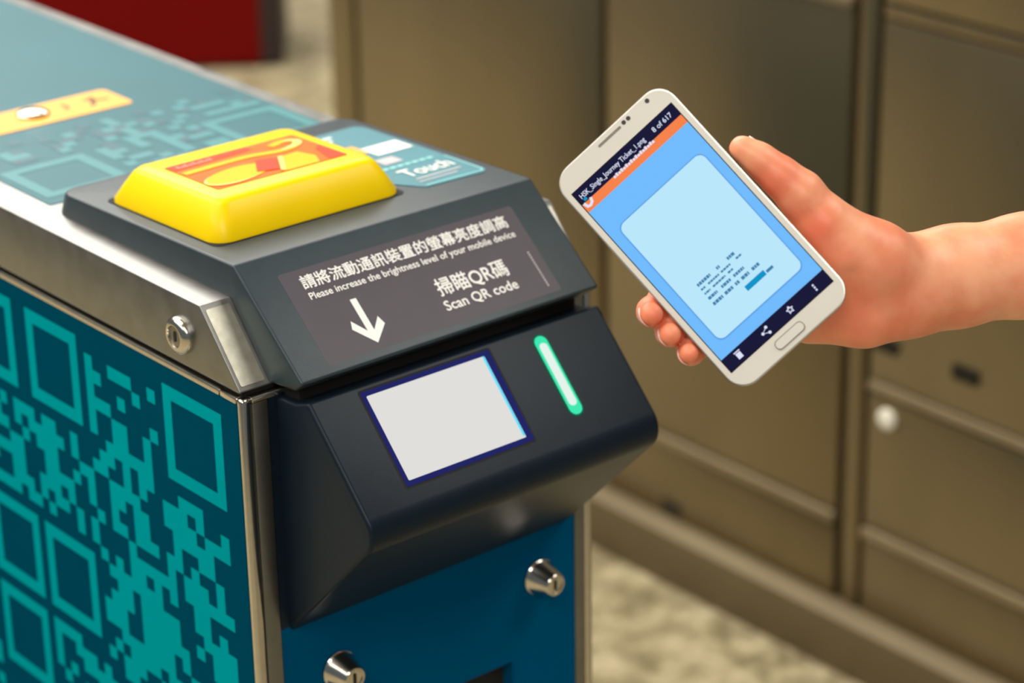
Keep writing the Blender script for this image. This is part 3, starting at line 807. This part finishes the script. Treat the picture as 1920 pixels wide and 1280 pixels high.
def surface_net(lo, hi, step, field):
    ax = [np.arange(l, h + step, step) for l, h in zip(lo, hi)]
    G = np.meshgrid(*ax, indexing='ij', sparse=True)
    D = field(G)
    nx, ny, nz = D.shape
    S = D < 0
    corners = [(i, j, k) for i in (0, 1) for j in (0, 1) for k in (0, 1)]
    cnt = sum(S[i:nx - 1 + i, j:ny - 1 + j, k:nz - 1 + k].astype(np.int8) for i, j, k in corners)
    act = (cnt > 0) & (cnt < 8)
    I = np.argwhere(act)
    idx = -np.ones(act.shape, dtype=np.int64)
    idx[act] = np.arange(len(I))
    acc_ = np.zeros((len(I), 3)); num = np.zeros(len(I))
    for c in corners:
        for a in range(3):
            if c[a]: continue
            e = list(c); e[a] = 1
            d0 = D[I[:, 0] + c[0], I[:, 1] + c[1], I[:, 2] + c[2]]
            d1 = D[I[:, 0] + e[0], I[:, 1] + e[1], I[:, 2] + e[2]]
            x = (d0 < 0) != (d1 < 0)
            t = np.where(x, d0 / np.where(x, d0 - d1, 1), 0)
            p = np.tile(np.array(c, float), (len(I), 1)); p[:, a] += t
            acc_ += p * x[:, None]; num += x
    V = (I + acc_ / num[:, None]) * step + np.array([a[0] for a in ax])
    F = []
    for a in range(3):
        u, v = (a + 1) % 3, (a + 2) % 3
        s0 = [slice(1, -1)] * 3; s1 = [slice(1, -1)] * 3
        s0[a] = slice(0, -1); s1[a] = slice(1, None)
        ch = np.argwhere(S[tuple(s0)] != S[tuple(s1)])
        off = np.array([1, 1, 1]); off[a] = 0
        ch = ch + off
        flip = S[ch[:, 0], ch[:, 1], ch[:, 2]]
        q = []
        for du, dv in ((0, 0), (1, 0), (1, 1), (0, 1)):
            c = ch.copy(); c[:, u] -= du; c[:, v] -= dv
            q.append(idx[c[:, 0], c[:, 1], c[:, 2]])
        q = np.stack(q, 1)
        q[~flip] = q[~flip][:, ::-1]
        F.append(q)
    return V, np.concatenate(F)

lo = hp(1185, 225, 1.30) * [1, 1, 1]; hi_ = hp(2720, 700, 1.30)
V, Fq = surface_net((0.060, -0.122, 1.312), (0.520, 0.022, 1.490), 0.00125, hand_field)
# relax the net a little
E_ = np.concatenate([Fq[:, [0, 1]], Fq[:, [1, 2]], Fq[:, [2, 3]], Fq[:, [3, 0]]])
E_ = np.concatenate([E_, E_[:, ::-1]])
deg = np.bincount(E_[:, 0], minlength=len(V))[:, None]
for it in range(6):
    A_ = np.stack([np.bincount(E_[:, 0], weights=V[E_[:, 1], c], minlength=len(V)) for c in range(3)], 1) / np.maximum(deg, 1)
    V = V + 0.5 * (A_ - V)
# redder skin at fingertips and in the folds
fl = np.zeros(len(V))
for p, rad, w in ((hp(1225, 588, 1.344), 0.012, 0.75), (hp(1259, 625, 1.343), 0.012, 0.75), (hp(1296, 662, 1.342), 0.012, 0.75),
                  (hp(1372, 275, 1.335), 0.010, 0.35), (hp(1440, 345, 1.334), 0.012, 0.6), (hp(1535, 432, 1.33), 0.013, 0.7), (hp(1570, 470, 1.332), 0.012, 0.4),
                  (hp(1690, 560, 1.35), 0.018, 0.35), (hp(1600, 620, 1.35), 0.026, 0.45), (hp(1690, 615, 1.355), 0.018, 0.4), (hp(1500, 400, 1.335), 0.010, 0.5)):
    fl = np.maximum(fl, w * np.exp(-((V - p) ** 2).sum(1) / (rad * rad)))
Vw = CAM_C + V @ CAM_R
root = Vector((CAM_C + CAM_R.T @ hp(1640, 540, 1.37)).tolist())
me = bpy.data.meshes.new('person')
me.from_pydata((Vw - np.array(root)).tolist(), [], Fq.tolist())
me.polygons.foreach_set('use_smooth', [True] * len(me.polygons))
att = me.attributes.new('flush', 'FLOAT', 'POINT')
att.data.foreach_set('value', fl.astype(np.float32))
me.materials.append(M_SKIN)
me.update()
hand = bpy.data.objects.new('person', me)
link(hand, root)
tag(hand, 'bare right hand and forearm of a person holding up the white smartphone', 'person')

def nail(center, axis, normal, rad, half, length):
    """a curved nail lying on a finger of radius rad; center is a point on the finger's axis"""
    c = Vector(cam2w(center)); ax = camdir(axis).normalized(); nm = camdir(normal)
    nm = (nm - ax * nm.dot(ax)).normalized(); sd = ax.cross(nm)
    bm = bmesh.new()
    g = []
    for i in range(9):
        row = []
        t = i / 8
        hw = half * (1 - 0.55 * max(0, (t - 0.6) / 0.4) ** 2) * (1 - 0.35 * max(0, (0.25 - t) / 0.25) ** 2)
        for j in range(9):
            a = math.radians(hw) * (j / 4 - 1)
            rr_ = rad * (1 - 0.12 * max(0, t - 0.5) ** 2)
            row.append(bm.verts.new(c + ax * (length * (t - 0.5)) + (nm * math.cos(a) + sd * math.sin(a)) * rr_))
        g.append(row)
    for i in range(8):
        for j in range(8):
            bm.faces.new((g[i][j], g[i + 1][j], g[i + 1][j + 1], g[i][j + 1]))
    ret = bmesh.ops.extrude_face_region(bm, geom=bm.faces[:])
    bmesh.ops.translate(bm, verts=[v for v in ret['geom'] if isinstance(v, bmesh.types.BMVert)], vec=-(nm * 0.0007))
    return finish(bm, 'fingernail', M_NAIL, hand, 60)
nail(hp(1222, 587, 1.3445), (0.02, 0.05, -1), (-0.86, 0.42, 0.0), 0.0074, 48, 0.011)
nail(hp(1257, 625, 1.3435), (0.02, 0.05, -1), (-0.84, 0.44, 0.0), 0.0071, 46, 0.0105)
nail(hp(1293, 661, 1.3425), (-0.06, 0.05, -1), (-0.80, 0.50, 0.0), 0.0066, 46, 0.009)
nail(hp(1408, 290, 1.338), (-0.8, -0.55, -0.05), (0.5, -0.72, 0.35), 0.0080, 48, 0.0125)
